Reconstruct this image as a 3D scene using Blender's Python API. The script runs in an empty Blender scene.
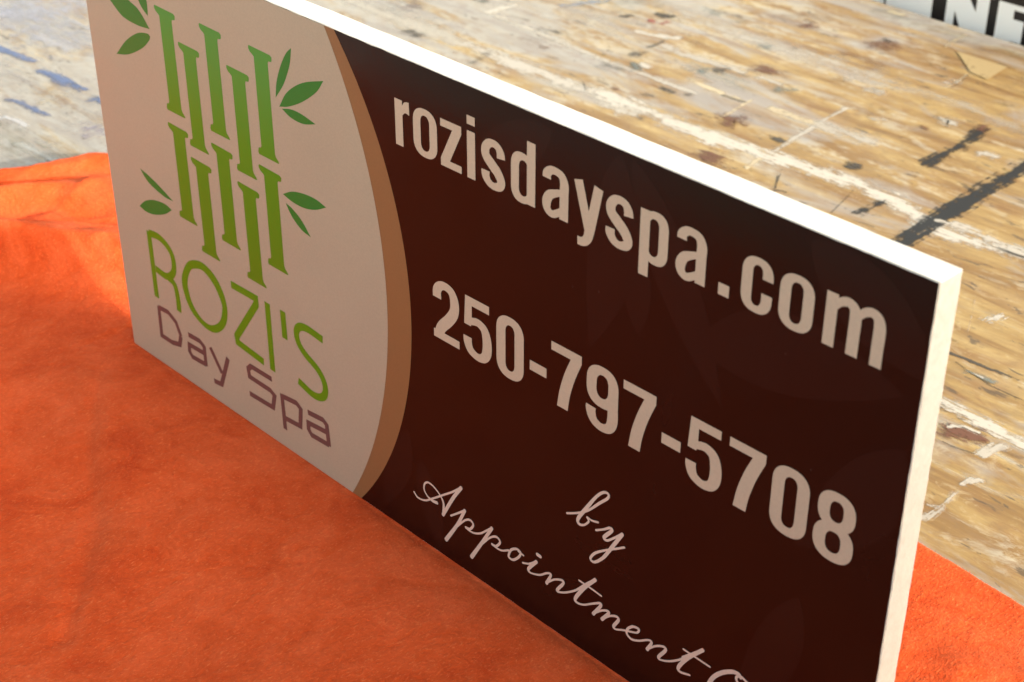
import bpy, bmesh, math, random
from mathutils import Vector, Matrix, noise
from mathutils.geometry import tessellate_polygon

scene = bpy.context.scene
col = scene.collection
R = math.radians
TZ = -0.004            # table surface; the fleece lies on it and the board stands on the fleece at z = 0
SW, SH, ST = 0.6208, 0.305, 0.0153   # sign width, height, thickness

# ------------------------------------------------------------------ helpers
def link(name, bm, mats, parent=None, smooth=False):
    me = bpy.data.meshes.new(name)
    bm.to_mesh(me); bm.free()
    for m in (mats if isinstance(mats, (list, tuple)) else [mats]):
        me.materials.append(m)
    if smooth:
        for p in me.polygons: p.use_smooth = True
    o = bpy.data.objects.new(name, me); col.objects.link(o)
    if parent: o.parent = parent
    return o

def tag(o, label=None, cat=None, group=None, kind=None):
    if label: o['label'] = label
    if cat: o['category'] = cat
    if group: o['group'] = group
    if kind: o['kind'] = kind
    return o

def empty(name, loc):
    o = bpy.data.objects.new(name, None); col.objects.link(o); o.location = loc
    return o

def box(bm, x0, x1, y0, y1, z0, z1, mi=0):
    v = [bm.verts.new((x, y, z)) for z in (z0, z1) for y in (y0, y1) for x in (x0, x1)]
    for f in ((0,2,3,1),(4,5,7,6),(0,1,5,4),(2,6,7,3),(0,4,6,2),(1,3,7,5)):
        bm.faces.new([v[i] for i in f]).material_index = mi

def smoothstep(a, b, x):
    t = max(0., min(1., (x-a)/(b-a))); return t*t*(3-2*t)

# ------------------------------------------------------------------ materials
class NT:
    def __init__(s, name):
        s.m = bpy.data.materials.new(name); s.m.use_nodes = True
        s.t = s.m.node_tree; s.n = s.t.nodes; s.l = s.t.links
        s.b = s.n['Principled BSDF']
    def node(s, ty, **kw):
        n = s.n.new(ty)
        for k, v in kw.items():
            if k in n.inputs.keys() if isinstance(k, str) else False: n.inputs[k].default_value = v
            else: setattr(n, k, v)
        return n
    def coord(s, scale=(1,1,1), loc=(0,0,0)):
        tc = s.n.new('ShaderNodeTexCoord'); mp = s.n.new('ShaderNodeMapping')
        mp.inputs['Scale'].default_value = scale; mp.inputs['Location'].default_value = loc
        s.l.new(tc.outputs['Object'], mp.inputs['Vector']); return mp.outputs['Vector']
    def noise(s, vec, scale, detail=4, rough=.5, dist=0.):
        n = s.n.new('ShaderNodeTexNoise'); n.inputs['Scale'].default_value = scale
        n.inputs['Detail'].default_value = detail; n.inputs['Roughness'].default_value = rough
        n.inputs['Distortion'].default_value = dist
        s.l.new(vec, n.inputs['Vector']); return n.outputs['Fac']
    def ramp(s, fac, stops):
        r = s.n.new('ShaderNodeValToRGB'); cr = r.color_ramp
        while len(cr.elements) < len(stops): cr.elements.new(.5)
        for e, (p, c) in zip(cr.elements, stops):
            e.position = p; e.color = (c, c, c, 1) if isinstance(c, (int, float)) else (*c, 1)
        s.l.new(fac, r.inputs['Fac']); return r.outputs['Color']
    def mix(s, fac, a, b, blend='MIX'):
        m = s.n.new('ShaderNodeMix'); m.data_type = 'RGBA'; m.blend_type = blend
        for i, v in ((0, fac), (6, a), (7, b)):
            if isinstance(v, (int, float)): m.inputs[i].default_value = v
            elif isinstance(v, tuple): m.inputs[i].default_value = (*v, 1)
            else: s.l.new(v, m.inputs[i])
        return m.outputs[2]
    def math(s, op, a, b=None, c=None, clamp=False):
        m = s.n.new('ShaderNodeMath'); m.operation = op; m.use_clamp = clamp
        for i, v in enumerate((a, b, c)):
            if v is None: continue
            if isinstance(v, (int, float)): m.inputs[i].default_value = v
            else: s.l.new(v, m.inputs[i])
        return m.outputs[0]
    def bump(s, h, strength=.3, dist=.001, normal=None):
        b = s.n.new('ShaderNodeBump'); b.inputs['Strength'].default_value = strength
        b.inputs['Distance'].default_value = dist
        s.l.new(h, b.inputs['Height'])
        if normal: s.l.new(normal, b.inputs['Normal'])
        return b.outputs['Normal']
    def set(s, **kw):
        names = dict(color='Base Color', rough='Roughness', normal='Normal', spec='Specular IOR Level', alpha='Alpha',
                     coat='Coat Weight', coatrough='Coat Roughness', sheen='Sheen Weight', sheenrough='Sheen Roughness', sheentint='Sheen Tint')
        for k, v in kw.items():
            i = s.b.inputs[names[k]]
            if isinstance(v, (int, float)): i.default_value = v
            elif isinstance(v, tuple): i.default_value = (*v, 1)
            else: s.l.new(v, i)
        return s.m

def print_mat(name, c, var=.06, rough=.33, spec=.5):
    t = NT(name)
    v = t.coord()
    n1 = t.noise(v, 14, 3); n2 = t.noise(v, 900, 2)
    lo = tuple(x*(1-var) for x in c); hi = tuple(min(1, x*(1+var)) for x in c)
    cc = t.mix(n1, lo, hi)
    cc = t.mix(t.ramp(n2, [(.3, 0.), (.7, 1.)]), cc, t.mix(.92, (0,0,0), cc))
    nb = t.bump(t.noise(v, 260, 3, .6), .10, .0004)
    rr = t.ramp(t.noise(v, 7, 5, .65, 1.), [(.35, rough-.05), (.7, rough+.10)])
    dust = t.ramp(t.noise(v, 420, 1, .5), [(.80, 0.), (.84, 1.)])
    cc = t.mix(t.math('MULTIPLY', dust, .10), cc, (.5, .42, .36))
    return t.set(color=cc, rough=rr, spec=spec, normal=nb)

M = {}
M['dark'] = print_mat('printed_dark_brown', (.0135, .0032, .0026), .12, .18, .36)
M['ghost'] = print_mat('printed_ghost_leaf', (.020, .0062, .0052), .12, .18, .36)
M['gold'] = print_mat('printed_tan', (.31, .155, .066))
M['cream'] = print_mat('printed_cream', (.515, .435, .33))
M['letter'] = print_mat('printed_letter_cream', (.65, .53, .41))
M['script'] = print_mat('printed_script_cream', (.80, .66, .57))
M['leaf'] = print_mat('printed_leaf_green', (.009, .22, .032))
M['name'] = print_mat('printed_lime', (.115, .30, .004))
M['tagline'] = print_mat('printed_plum', (.15, .075, .075))
# bamboo: printed gradient from cooler green at the top of a stalk to olive at the foot
t = NT('printed_bamboo')
tc = t.n.new('ShaderNodeTexCoord'); sx = t.n.new('ShaderNodeSeparateXYZ'); t.l.new(tc.outputs['Object'], sx.inputs[0])
z = t.math('MULTIPLY_ADD', sx.outputs['Z'], 1/.14, -.13/.14, clamp=True)
cc = t.ramp(z, [(0, (.105, .26, .006)), (.55, (.082, .29, .009)), (1, (.060, .32, .052))])
M['bamboo'] = t.set(color=cc, rough=.33, normal=t.bump(t.noise(t.coord(), 260, 3, .6), .10, .0004))

# foam board: white top; rougher sawn ends, darkened and blued to offset strong warm light
def foam(name, c, bs):
    t = NT(name); v = t.coord()
    n = t.noise(v, 220, 4, .6); n2 = t.noise(v, 1100, 2)
    cc = t.mix(t.ramp(n, [(.35, 0.), (.75, 1.)]), c, tuple(x*.86 for x in c))
    cc = t.mix(t.ramp(n2, [(.62, 0.), (.72, 1.)]), cc, tuple(x*.78 for x in c))
    h = t.math('ADD', n, t.math('MULTIPLY', n2, .5))
    return t.set(color=cc, rough=.6, spec=.35, normal=t.bump(h, bs, .0008))
M['foam'] = foam('white_foam_board', (.86, .85, .80), .15)
M['sawn'] = foam('sawn_foam_edge_dimmed', (.46, .52, .60), .25)

# orange fleece
t = NT('orange_fleece'); v = t.coord()
big = t.noise(v, 9, 4, .6, .6); mid = t.noise(t.coord((1, .85, 1)), 34, 4, .65, 1.0); fine = t.noise(v, 330, 3, .7); fib = t.noise(t.coord((1, .35, 1)), 900, 2, .7)
mm = t.math('ADD', t.math('MULTIPLY', mid, .5), t.math('MULTIPLY', big, .5))
c1 = t.ramp(mm, [(.36, (.52, .054, .012)), (.50, (.645, .092, .023)), (.62, (.72, .120, .038))])
c2 = t.mix(t.ramp(fine, [(.35, 0.), (.68, 1.)]), t.mix(.88, (0,0,0), c1), c1)
c3 = t.mix(t.math('MULTIPLY', t.ramp(fib, [(.56, 0.), (.74, 1.)]), .35), c2, (.95, .30, .12))
h = t.math('ADD', t.math('MULTIPLY', fine, 1.0), t.math('ADD', t.math('MULTIPLY', fib, .5), t.math('MULTIPLY', mid, 1.6)))
M['fleece'] = t.set(color=c3, rough=.95, spec=.05, sheen=.15, sheenrough=.5, sheentint=(1., .45, .25), normal=t.bump(h, .65, .0013))
t = NT('fleece_fibre')
M['fibre'] = t.set(color=(.66, .096, .027), rough=.9, spec=.02, sheen=.1, sheentint=(1., .5, .3))

# plywood bench top
t = NT('worn_plywood')
v = t.coord((1.6, 16, 16)); vw = t.coord((3, 9, 9)); vi = t.coord()
warp = t.noise(t.coord((1.1, 3.2, 3)), 2.2, 3, .5, .8)
band = t.noise(t.coord((2.2, 14, 14)), 2.2, 6, .6, 2.6)
w = t.n.new('ShaderNodeTexWave'); w.wave_type = 'BANDS'; w.bands_direction = 'Y'; w.wave_profile = 'SIN'
w.inputs['Scale'].default_value = 1.0; w.inputs['Distortion'].default_value = 11.; w.inputs['Detail'].default_value = 3; w.inputs['Detail Scale'].default_value = .55
t.l.new(t.coord((1.7, 11, 11)), w.inputs['Vector'])
fibre = t.noise(t.coord((14, 420, 420)), 1., 3, .6)
streak = t.noise(t.coord((5, 95, 95)), 1.3, 5, .7, .6)
blot = t.noise(t.coord((9, 20, 20), (4, 2, 0)), 1.5, 6, .7, 1.2)
tone = t.math('ADD', t.math('ADD', t.math('MULTIPLY', band, .40), t.math('MULTIPLY_ADD', streak, .20, -.10)),  t.math('ADD', t.math('MULTIPLY', w.outputs['Fac'], .10), t.math('MULTIPLY', warp, .36)))
wood = t.ramp(tone, [(.34, (.27, .165, .060)), (.46, (.40, .280, .112)), (.57, (.49, .372, .170)), (.72, (.55, .45, .245))])
wood = t.mix(t.math('MULTIPLY', t.ramp(fibre, [(.35, 1.), (.6, 0.)]), .30), wood, (.17, .095, .04))
wood = t.mix(t.math('MULTIPLY', t.ramp(blot, [(.50, 0.), (.62, 1.)]), .50), wood, (.24, .13, .055))
grime = t.noise(t.coord((34, 60, 60), (1, 5, 2)), 1.2, 6, .75, .8)
wood = t.mix(t.math('MULTIPLY', t.ramp(grime, [(.50, 0.), (.66, 1.)]), .42), wood, (.19, .13, .075))
wood = t.mix(t.math('MULTIPLY', t.ramp(grime, [(.34, 1.), (.44, 0.)]), .35), wood, (.60, .52, .34))
wood = t.mix(t.math('MULTIPLY', t.ramp(streak, [(.60, 0.), (.70, 1.)]), .2), wood, (.20, .125, .05))
# rubbed dirt and smears of old paint, plus painted-in sky glare growing towards the far left end of the bench
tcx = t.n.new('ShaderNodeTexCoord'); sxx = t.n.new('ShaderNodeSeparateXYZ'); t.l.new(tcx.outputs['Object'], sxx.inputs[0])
left_glare = t.math('MULTIPLY_ADD', sxx.outputs['X'], -1.5, -.05, clamp=True)
dirt = t.noise(t.coord((5, 14, 14)), 1.6, 6, .65, .8)
wood = t.mix(t.math('MULTIPLY', t.ramp(dirt, [(.52, 0.), (.66, 1.)]), .5), wood, (.30, .20, .11))
pn = t.noise(t.coord((3.2, 17, 17), (3, 1, 0)), 2.0, 7, .68, .6)
pm = t.ramp(t.math('ADD', pn, t.math('MULTIPLY', left_glare, .16)), [(.56, 0.), (.64, 1.)])
speck = t.ramp(t.noise(t.coord((40, 70, 70)), 1.6, 4, .7), [(.42, 0.), (.55, 1.)])
wood = t.mix(t.math('MULTIPLY', t.math('MULTIPLY', pm, speck), .55), wood, (.54, .52, .42))
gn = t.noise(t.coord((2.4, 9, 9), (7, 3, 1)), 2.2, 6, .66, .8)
gm = t.ramp(t.math('ADD', gn, t.math('MULTIPLY', left_glare, .22)), [(.55, 0.), (.68, 1.)])
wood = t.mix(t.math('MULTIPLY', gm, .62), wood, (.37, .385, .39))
bk = t.ramp(t.noise(t.coord((26, 80, 80), (2, 0, 0)), 1.3, 4, .7, .5), [(.615, 0.), (.66, 1.)])
wood = t.mix(t.math('MULTIPLY', bk, .75), wood, (.09, .07, .05))
hh = t.math('ADD', t.math('MULTIPLY', fibre, .4), t.math('ADD', band, pm))
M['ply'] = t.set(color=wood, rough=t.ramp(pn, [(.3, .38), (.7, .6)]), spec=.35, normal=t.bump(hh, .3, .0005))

# brushed and dribbled paint on the bench, plus far-left washes of sky glare: colour, density and softness stored with each stroke, broken up by streaky noise
t = NT('dried_paint_and_glare')
a1 = t.n.new('ShaderNodeAttribute'); a1.attribute_name = 'paint'
a2 = t.n.new('ShaderNodeAttribute'); a2.attribute_name = 'params'   # r = along 0..1, g = across 0..1, b = softness ; alpha = density
sp = t.n.new('ShaderNodeSeparateColor'); t.l.new(a2.outputs['Color'], sp.inputs[0])
across = t.math('MULTIPLY_ADD', sp.outputs['Green'], 2., -1.)
end = t.math('SUBTRACT', 1., t.math('MINIMUM', sp.outputs['Red'], 1.))
edge = t.math('SUBTRACT', 1., t.math('SQRT', t.math('ADD', t.math('MULTIPLY', across, across), t.math('MULTIPLY', end, end))))
n1 = t.noise(t.coord((55, 90, 55)), 1.6, 5, .75); n2 = t.noise(t.coord((22, 22, 22)), 1., 3, .6); n3 = t.noise(t.coord((300, 300, 300)), 1., 3, .7)
nz = t.math('ADD', t.math('MULTIPLY', n1, .55), t.math('ADD', t.math('MULTIPLY', n2, .30), t.math('MULTIPLY', n3, .15)))
val = t.math('ADD', t.math('MULTIPLY', t.math('SUBTRACT', nz, .5), 4.6), edge)
dryy = t.noise(t.coord((330, 22, 50)), 1., 3, .7); dryx = t.noise(t.coord((22, 330, 50)), 1., 3, .7)
dm = t.n.new('ShaderNodeMix'); t.l.new(a1.outputs['Alpha'], dm.inputs[0]); t.l.new(dryx, dm.inputs[2]); t.l.new(dryy, dm.inputs[3])
dry = dm.outputs[0]
val = t.math('ADD', val, t.math('MULTIPLY', t.math('SUBTRACT', dry, .52), 2.4))
thr = t.math('MULTIPLY_ADD', a2.outputs['Alpha'], -.50, .58)
k = t.math('DIVIDE', t.math('SUBTRACT', val, thr), t.math('MULTIPLY_ADD', sp.outputs['Blue'], .95, .10), clamp=True)
al = t.math('MULTIPLY', k, t.math('MULTIPLY_ADD', a2.outputs['Alpha'], .98, .02), clamp=True)
pc = t.mix(t.math('MULTIPLY', n3, .35), a1.outputs['Color'], t.mix(.6, (0,0,0), a1.outputs['Color']))
M['paint'] = t.set(color=pc, rough=.5, spec=.5, alpha=al, normal=t.bump(nz, .3, .0005))

def plain(name, c, rough=.6, n=30, var=.15, bs=.1):
    t = NT(name); v = t.coord(); f = t.noise(v, n, 5, .6)
    return t.set(color=t.mix(f, tuple(x*(1-var) for x in c), tuple(min(1, x*(1+var)) for x in c)), rough=rough, normal=t.bump(f, bs, .001))
M['concrete'] = plain('grey_concrete', (.30, .30, .30), .85, 6, .3, .3)
M['timber'] = plain('bench_timber', (.33, .22, .12), .7, 12, .2)
M['bannerblack'] = plain('banner_black', (.010, .010, .012), .4, 20)
M['bannerwhite'] = plain('banner_white', (.80, .90, 1.), .45, 20, .04)

# ------------------------------------------------------------------ flat artwork helpers (mm on the sign face: x to the right, z up)
def flat(name, pieces, mat, parent, y0, dy=-1.5e-5, t=4e-5):
    """each piece = list of loops (outer, holes...) in mm; every piece is a thin film a hair in front of the last"""
    bm = bmesh.new()
    for i, loops in enumerate(pieces):
        y = y0 + dy*i
        L = [[Vector((p[0], p[1], 0)) for p in lp] for lp in loops]
        tris = tessellate_polygon(L)
        fl = [p for lp in L for p in lp]
        vs = [bm.verts.new((p.x*.001, y, p.y*.001)) for p in fl]
        for tr in tris:
            try: f = bm.faces.new([vs[j] for j in tr])
            except ValueError: continue
            f.normal_update()
            if f.normal.y > 0: f.normal_flip()
    return link(name, bm, mat, parent)

def catmull(pts, closed=False, n=7):
    P = [list(p) for p in pts]; N = len(P); out = []
    rng = range(N) if closed else range(N-1)
    for i in rng:
        p1, p2 = P[i], P[(i+1) % N]
        p0 = P[(i-1) % N] if closed or i > 0 else [2*a-b for a, b in zip(p1, p2)]
        p3 = P[(i+2) % N] if closed or i < N-2 else [2*b-a for a, b in zip(p1, p2)]
        for k in range(n):
            s = k/n
            out.append([.5*((2*b)+(-a+c)*s+(2*a-5*b+4*c-d)*s*s+(-a+3*b-3*c+d)*s**3) for a, b, c, d in zip(p0, p1, p2, p3)])
    if not closed: out.append(P[-1])
    return out

def stroke(pts, smooth=True, w=None, round_end=False):
    """centre line with a width at each point -> one outline"""
    P = [list(p[:2])+[p[2] if len(p) > 2 else w] for p in pts]
    if smooth and len(P) > 2: P = catmull(P)
    Lf, Rt = [], []
    n = len(P)
    for i in range(n):
        a = P[max(0, i-1)]; b = P[min(n-1, i+1)]
        if not smooth and 0 < i < n-1:      # mitre
            d1 = Vector((P[i][0]-a[0], P[i][1]-a[1])).normalized(); d2 = Vector((b[0]-P[i][0], b[1]-P[i][1])).normalized()
            tt = (d1+d2).normalized(); nn = Vector((-tt.y, tt.x)); k = 1/max(.45, abs(nn.dot(Vector((-d1.y, d1.x)))))
        else:
            tt = Vector((b[0]-a[0], b[1]-a[1])).normalized(); nn = Vector((-tt.y, tt.x)); k = 1
        h = P[i][2]/2*k
        Lf.append((P[i][0]+nn.x*h, P[i][1]+nn.y*h)); Rt.append((P[i][0]-nn.x*h, P[i][1]-nn.y*h))
    if round_end:
        def cap(c, a, b):
            a0 = math.atan2(a[1]-c[1], a[0]-c[0]); r = math.dist(a, b)/2
            return [(c[0]+r*math.cos(a0-math.pi*k/6), c[1]+r*math.sin(a0-math.pi*k/6)) for k in range(1, 6)]
        return [Lf + cap(P[-1], Lf[-1], Rt[-1]) + Rt[::-1] + cap(P[0], Rt[0], Lf[0])]
    return [Lf + Rt[::-1]]

def quadstrip(pts, smooth=True, w=None, round_end=True):
    """like stroke, but as separate short quads merged: safe for curves that cross themselves"""
    P = [list(p[:2])+[p[2] if len(p) > 2 else w] for p in pts]
    if smooth and len(P) > 2: P = catmull(P, n=6)
    return P

def rbox(x0, x1, z0, z1, rx, rz, e=2.3, n=9):
    o = []
    for cx, cz, a0 in ((x1-rx, z1-rz, 0), (x0+rx, z1-rz, 90), (x0+rx, z0+rz, 180), (x1-rx, z0+rz, 270)):
        for k in range(n+1):
            a = R(a0 + 90*k/n); c, s = math.cos(a), math.sin(a)
            o.append((cx+rx*math.copysign(abs(c)**(2/e), c), cz+rz*math.copysign(abs(s)**(2/e), s)))
    # drop repeats
    r = [o[0]]
    for p in o[1:]:
        if math.dist(p, r[-1]) > 1e-4: r.append(p)
    if math.dist(r[0], r[-1]) < 1e-4: r.pop()
    return r

def rect(x0, x1, z0, z1): return [[(x0, z0), (x1, z0), (x1, z1), (x0, z1)]]

def ring(x0, x1, z0, z1, sx, sz, rz=None, irz=None):
    W = x1-x0; rx = W/2-.3
    return [rbox(x0, x1, z0, z1, rx, rz or rx*.98), rbox(x0+sx, x1-sx, z0+sz, z1-sz, (W-2*sx)/2-.05, irz or (W-2*sx)/2*1.3)]

def sh(pcs, dx, dz=0): return [[[(p[0]+dx, p[1]+dz)+tuple(p[2:]) for p in lp] for lp in pc] for pc in pcs]

# ---- lower-case bold condensed
def g_o(x0, x1): return [ring(x0, x1, 255.2, 281.9, 5.75 if x1-x0 > 17 else 5.6, 3.6)]
def g_c(x0, x1):
    out = rbox(x0, x1, 255.2, 281.9, (x1-x0)/2-.3, 8.3, n=14); inn = rbox(x0+5.7, x1-5.7, 258.8, 278.3, (x1-x0-11.4)/2-.05, 3.6, n=14)
    cut = lambda lp: [p for p in lp if not (p[0] > (x0+x1)/2 and 265.9 < p[1] < 272.6)]
    def order(lp):          # start just above the gap and run counter-clockwise to just below it
        k = max(range(len(lp)), key=lambda i: (lp[i][0] > (x0+x1)/2 and lp[i][1] >= 272.6) * (1000-lp[i][1]))
        return lp[k:]+lp[:k]
    o, i = order(cut(out)), order(cut(inn))
    xi = x1-5.7
    return [[[(x1, 272.6)] + o + [(x1, 265.9), (xi, 265.9)] + i[::-1] + [(xi, 272.6)]]]
def g_s(x0):
    p = [(14, 273.3, 5.8), (13.6, 276.2, 5.4), (11.8, 278.9, 4.5), (8.4, 279.9, 4.0), (5.1, 278.8, 4.7), (3.0, 275.6, 5.6), (3.5, 271.9, 5.9), (7.3, 268.6, 6.3), (11.6, 265.2, 6.2), (14.0, 261.3, 5.7), (12.9, 258.3, 4.9), (8.7, 257.1, 4.0), (5.1, 258.4, 4.7), (3.1, 261.2, 5.6), (2.95, 264, 5.8)]
    return [stroke([(x0+a, b, w) for a, b, w in p])]
def g_a(x0):
    d = x0-406.4
    return [stroke([(409.3+d, 274.6, 5.7), (409.5+d, 277.2, 5.2), (412+d, 279.5, 4.3), (415.5+d, 279.9, 4.0), (419+d, 278.7, 4.7), (420.75+d, 275.2, 5.6), (420.75+d, 270, 5.7), (420.75+d, 263, 5.7), (420.75+d, 256, 5.7)]),
            stroke([(420+d, 270.3, 3.4), (415.5+d, 268.7, 3.8), (411.2+d, 266.3, 5.0), (409.3+d, 262.4, 5.7), (409.8+d, 258.8, 5.0), (412.6+d, 257.0, 4.0), (416.2+d, 258.4, 3.8), (419.8+d, 261.2, 3.2)])]
web = []
web += [rect(299.5, 305.4, 255.4, 281.1), [catmull([(304.9, 277.6), (307.2, 280.7), (310.7, 281.6)])+catmull([(310.7, 274.5), (307.6, 274.9), (304.9, 272.5)])]]
web += g_o(313.5, 331.7)
web += [rect(334.3, 349.8, 277.0, 281.1), rect(334.3, 349.7, 255.5, 259.5), [[(343.6, 278), (349.8, 278), (349.8, 276.8), (340.6, 258.5), (334.3, 258.5), (334.3, 259.6)]]]
web += [rect(353.9, 359.7, 255.5, 281.0), rect(353.9, 359.7, 284.4, 289.1)]
web += g_s(364.1)
web += [rect(395.9, 401.6, 255.9, 289.1), [rbox(385.0, 399.5, 255.2, 281.9, 6.9, 8), rbox(390.5, 396.4, 259.2, 278.0, 2.9, 4)]]
web += g_a(406.4)
web += [stroke([(429.8, 281.1, 5.6), (436.9, 257.2, 5.4)], False), stroke([(442.7, 281.1, 5.7), (440.2, 269, 5.8), (437.5, 256.5, 5.8), (436.0, 252.2, 5.1), (433.3, 250.0, 4.5), (430.0, 249.7, 4.4)])]
web += g_s(447.5)
web += [rect(468.5, 474.3, 247.5, 281.1), [rbox(470.9, 485.4, 255.2, 281.9, 6.9, 8), rbox(474.0, 479.8, 259.2, 278.0, 2.9, 4)]]
web += g_a(490.2)
web += [rect(515.0, 521.0, 256.0, 261.9)]
web += g_c(527.2, 543.9)
web += g_o(547.5, 565.3)
web += [rect(570.9, 576.7, 255.9, 281.2)]
for d in (0, 11.8):
    web += [stroke([(575.2+d, 274.6, 2.6), (577.6+d, 278.0, 3.8), (581.2+d, 279.7, 4.3), (584.4+d, 278.4, 5.0), (585.7+d, 274.3, 5.8), (585.7+d, 265, 5.8), (585.7+d, 256, 5.8)])]

# ---- bold condensed figures
def f_0(x0, x1): return [ring(x0, x1, 150.1, 187.3, 6.75, 4.9, 9.8, 4.6)]
def f_5(d): return [rect(350.6+d, 368.8+d, 181.8, 186.8), [[(350.6+d, 186.0), (355.6+d, 186.0), (355.6+d, 174), (354.9+d, 169.2), (349.6+d, 169.2)]],
        stroke([(351.8+d, 170.6, 3.4), (355.6+d, 172.5, 4.2), (360.3+d, 173.5, 4.9), (365+d, 171.3, 6.0), (367.0+d, 165.5, 6.8), (366.9+d, 158.5, 6.8), (364.6+d, 153.9, 5.6), (359.8+d, 152.3, 4.8), (354.4+d, 154.3, 5.6), (352.3+d, 158.5, 6.4), (352.1+d, 162, 6.4)])]
def f_7(d): return [rect(414+d, 434.9+d, 181.8, 186.8), [catmull([(427.8+d, 182.6), (423.5+d, 172), (420.3+d, 161), (418.6+d, 150.5)])+catmull([(426.1+d, 150.5), (427.5+d, 160), (430.6+d, 171), (434.9+d, 182.0)])]]
phone = [stroke([(328.4, 175.6, 6.7), (328.6, 180.3, 6.3), (331.2, 183.8, 5.3), (335.4, 184.9, 4.9), (340.0, 183.2, 5.8), (342.2, 178, 6.8), (341.6, 171.5, 6.8), (337.6, 165.3, 6.8), (331.6, 158.6, 6.7), (328.6, 152, 6.6)]), rect(325.2, 345.6, 150.6, 155.5)]
phone += f_5(0) + f_0(374.2, 394.4) + [rect(398.8, 410.8, 162.9, 168.7)] + f_7(0)
phone += [[rbox(438.6, 459.7, 163.6, 187.3, 10.2, 10.2), rbox(445.2, 453.1, 169.2, 182.5, 3.9, 5.2)], stroke([(456.4, 177, 6.6), (456.4, 168, 6.7), (456.4, 159, 6.8), (454.2, 153.9, 5.6), (449.1, 152.2, 4.8), (444, 154.2, 5.6), (441.9, 158.6, 6.5), (441.9, 161.6, 6.6)])]
phone += f_7(48.8) + [rect(488.1, 500.0, 162.9, 168.9)] + f_5(154.6) + f_7(114.4) + f_0(553.6, 574.2)
phone += [[rbox(578.8, 598.8, 167.2, 187.3, 9.8, 9.6), rbox(585.2, 592.4, 171.7, 182.6, 3.55, 4.6)], [rbox(577.9, 599.4, 150.1, 170.9, 10.5, 10.0), rbox(584.6, 592.7, 154.9, 166.2, 4.0, 4.9)]]

# ------------------------------------------------------------------ THE SIGN
sign = empty('shop_sign', (0, 0, 0))
tag(sign, 'dark brown foam-board spa sign with cream bamboo logo standing upright on the orange fleece', 'sign')
bm = bmesh.new()
# the board: a grid of slightly uneven edge loops so that cut edges are not ruler straight
nx, nz = 120, 60
def jig(a, s): return (noise.noise(Vector((a*60, s*7.3, 1.7)))*.00035)
ring_pts = []
for i in range(nx): ring_pts.append((SW*i/nx, 0, 'b'))
for i in range(nz): ring_pts.append((SW, SH*i/nz, 'r'))
for i in range(nx): ring_pts.append((SW*(1-i/nx), SH, 't'))
for i in range(nz): ring_pts.append((0, SH*(1-i/nz), 'l'))
fr, bk_ = [], []
for (x, zz, s) in ring_pts:
    j = jig(x+zz*2, ord(s)); j2 = jig(x+zz*2+5, ord(s))
    ox, oz = {'b': (0, 0), 'r': (1, 0), 't': (0, 1), 'l': (-1, 0)}[s]
    fr.append(bm.verts.new((x+ox*j, 0, zz+oz*j))); bk_.append(bm.verts.new((x+ox*j2, ST, zz+oz*j2)))
n = len(fr)
for i in range(n):
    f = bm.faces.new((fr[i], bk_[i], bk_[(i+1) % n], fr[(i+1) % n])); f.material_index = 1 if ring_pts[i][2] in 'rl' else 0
bm.faces.new(fr); bm.faces.new(bk_[::-1])
bmesh.ops.recalc_face_normals(bm, faces=bm.faces)
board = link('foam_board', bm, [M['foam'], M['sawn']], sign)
mb = board.modifiers.new('soft_edge', 'BEVEL'); mb.width = .0005; mb.segments = 2; mb.limit_method = 'ANGLE'; mb.angle_limit = R(50)

# printed film: dark field (front face), slightly inset and a little ragged where it was trimmed
b0, b1, t0, t1 = .9, SW*1000-.7, .5, SH*1000-.7
def zig(a, k): return noise.noise(Vector((a*.11, k, 0)))*.38
dark_loop = []
for i in range(160): dark_loop.append((b0+(b1-b0)*i/160, t0+zig(i*4, 1)*.5))
for i in range(80): dark_loop.append((b1+zig(i*4, 2), t0+(t1-t0)*i/80))
for i in range(160): dark_loop.append((b1-(b1-b0)*i/160, t1+zig(i*4, 3)))
for i in range(80): dark_loop.append((b0, t1-(t1-t0)*i/80))
flat('printed_panel', [[dark_loop]], M['dark'], sign, -.00012)

def arc(xm, Rr, z0, z1, zc=152.5, n=60):
    return [(xm-Rr+math.sqrt(Rr*Rr-(zz-zc)**2), zz) for zz in [z0+(z1-z0)*i/n for i in range(n+1)]]
flat('gold_band', [[[(240, t0)]+arc(306.2, 240.9, t0, t1)+[(240, t1)]]], M['gold'], sign, -.00022)
oval = flat('logo_panel', [[[(0.1, t0)]+arc(286.0, 295.6, t0, t1)+[(0.1, t1)]]], M['cream'], sign, -.00030)
tag(oval, 'cream panel with a curved right edge carrying the bamboo logo')

# large faint leaves printed tone on tone in the dark field
def lens(x, z, L, ang, w, bend=0.):
    a = []; b = []
    for i in range(17):
        s = i/16; wv = w*math.sin(math.pi*s**.85)**.9 if 0 < s < 1 else 0
        c = bend*math.sin(math.pi*s); a.append((s*L, c+wv/2)); b.append((s*L, c-wv/2))
    lp = a + b[-2:0:-1]; ca, sa = math.cos(R(ang)), math.sin(R(ang))
    lp = [(x+p[0]*ca-p[1]*sa, z+p[0]*sa+p[1]*ca) for p in lp]
    return [[(min(max(p[0], 1.6), SW*1000-1.6), min(max(p[1], 1), SH*1000-1.6)) for p in lp]]
ghosts = [lens(412, 300, 75, 215, 26), lens(455, 303, 110, 262, 30, 4), lens(462, 303, 120, 300, 26), lens(505, 226, 110, 12, 40, 6), lens(617, 224, 90, 238, 34, 5), lens(560, 300, 80, 330, 34),
          lens(300, 75, 70, 250, 22), lens(310, 60, 60, 285, 20), lens(575, 120, 90, 250, 26, 4), lens(470, 215, 60, 95, 18)]
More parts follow.
